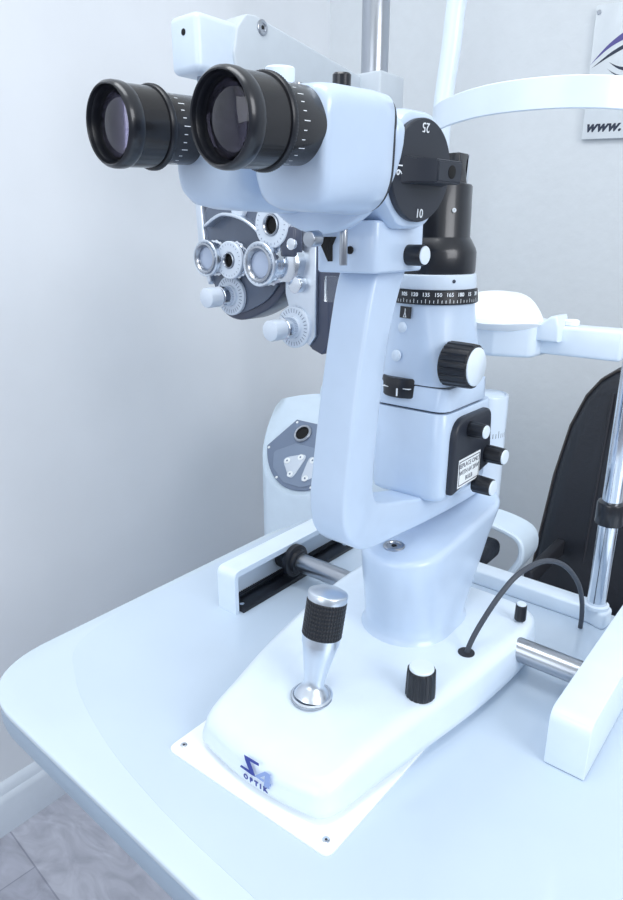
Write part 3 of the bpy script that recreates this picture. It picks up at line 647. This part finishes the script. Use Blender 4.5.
# ------------------------------------------------------------------ patient chair behind the table
ch = thing('patient_chair', 'black leather examination chair with pale armrest behind the headrest post', 'chair', (-.17, 1.25, FZ))
co = [(-.386, -.27), (-.383, -.20), (-.379, -.113), (-.370, .008), (-.355, .103), (-.336, .159), (-.316, .189), (-.295, .206), (-.265, .217), (-.20, .222), (-.17, .223)]
xc_ = -.17
full = co+[(2*xc_-x, z) for x, z in reversed(co[:-1])]
def chair_ring(y, ins, lean=.12):
    out = []
    cz = -.05
    for x, z in full:
        d = V((x-xc_, z-cz)); L = d.length; d *= max(L-ins, 0)/L
        zz = cz+d.y; out.append(V((xc_+d.x, y+(zz+.27)*lean, zz)))
    return out
cb = part('backrest', loft([chair_ring(1.13, .012), chair_ring(1.155, 0), chair_ring(1.12, 0), chair_ring(1.103, .006), chair_ring(1.092, .018), chair_ring(1.086, .040), chair_ring(1.090, .060), chair_ring(1.086, .075), chair_ring(1.082, .12)][1:]), 'leather', ch, sharp=60)
pr_ = [p for p in chair_ring(1.104, .003)]
part('piping', tube(pr_, .0022, 8), 'piping', cb)
for s_ in (-1, 1):
    part('seam', tube([V((xc_+s_*(.117-.0*t), 1.0855+(z_+.27)*.12-.001, z_)) for t, z_ in ((0, -.25), (.3, -.1), (.6, .05), (1, .17))], .0025, 8), 'matte', cb)
part('seat', box(-.40, .06, .86, 1.20, -.36, -.27, .03, 5), 'leather', ch)
part('pillar', cyl((-.17, 1.05, FZ+.04), (0, 0, 1), .06, .40), 'steel', ch)
part('foot', cyl((-.17, 1.05, FZ), (0, 0, 1), .24, .04, .01), 'pdark', ch)
for s_, nm in ((-1, 'pale curved left armrest'), (1, None)):
    X = lambda x: x if s_ < 0 else 2*xc_-x
    path = smooth_open([V((X(x), .95, z)) for x, z in ((-.348, -.095), (-.333, -.062), (-.343, -.032), (-.396, -.021), (-.415, -.030), (-.434, -.064), (-.447, -.115), (-.448, -.20), (-.44, -.30))], 5)
    ab = strip(path, (0, 1, 0), .032, .010)
    a_ = part('armrest', [(ab, 'column'), (box(min(X(-.34), X(-.325)), max(X(-.34), X(-.325)), .96, 1.14, -.13, -.10, .004), 'matte')], None, ch, nm)
    part('arm_pad', box(min(X(-.435), X(-.368)), max(X(-.435), X(-.368)), .83, .930, -.074, -.042, .012, 4), 'leather', a_, 'black arm pad')

# ------------------------------------------------------------------ acrylic sign on the back wall
sg = thing('wall_sign', 'frosted acrylic sign with eye emblem and web address on back wall', 'sign', (-.2, WY, .60))
part('panel', prism([(-.503, .6045), (.14, .575), (.14, .835), (-.503, .838)], lambda a, c, d: V((a, d, c)), WY-.010, WY-.004, .0008), 'acrylic', sg)
for x, z in ((-.497, .826),):
    part('standoff', lathe([(.004, 0), (.004, .0085), (.0035, .0092), (0, .0095)], (x, WY-.0035, z), (0, -1, 0), 20), 'steel', sg)
yy = WY-.0102
def leaf(p, q, n=14):   # thin crescent between two curves
    A = smooth_open([V((x, 0, z)) for x, z in p], n); B = smooth_open([V((x, 0, z)) for x, z in q], n)
    t_ = new()
    for y_ in (yy,):
        a = [t_.verts.new((v.x, y_, v.z)) for v in A]; b_ = [t_.verts.new((v.x, y_, v.z)) for v in B]; faces_between(t_, a, b_, False)
    return t_
part('emblem', [(leaf([(-.503, .737), (-.47, .770), (-.43, .792), (-.38, .803), (-.32, .797), (-.27, .770), (-.235, .735)], [(-.503, .737), (-.468, .763), (-.425, .778), (-.38, .786), (-.32, .784), (-.273, .763), (-.235, .735)]), 'purple'),
    (leaf([(-.500, .731), (-.46, .757), (-.42, .770), (-.36, .776), (-.31, .764), (-.28, .745)], [(-.500, .731), (-.458, .751), (-.42, .763), (-.36, .768), (-.31, .759), (-.28, .745)]), 'dark_ink'),
    (leaf([(-.468, .738), (-.445, .727), (-.41, .722), (-.36, .727), (-.32, .742)], [(-.468, .738), (-.445, .722), (-.41, .714), (-.36, .719), (-.32, .742)]), 'dark_ink'),
    (leaf([(-.470, .727), (-.448, .714), (-.41, .705), (-.36, .708), (-.33, .718)], [(-.470, .727), (-.448, .711), (-.41, .700), (-.36, .703), (-.33, .718)]), 'dark_ink')], None, sg, 'purple and black eye shaped swooshes')
part('lettering', text('www.', .028, (-.497, yy, .6265), (1, 0, -.05), (.05, 0, 1), bold=.0010, shear=.28, spacing=1.05, align='LEFT'), 'dark_ink', sg, 'italic dark web address')
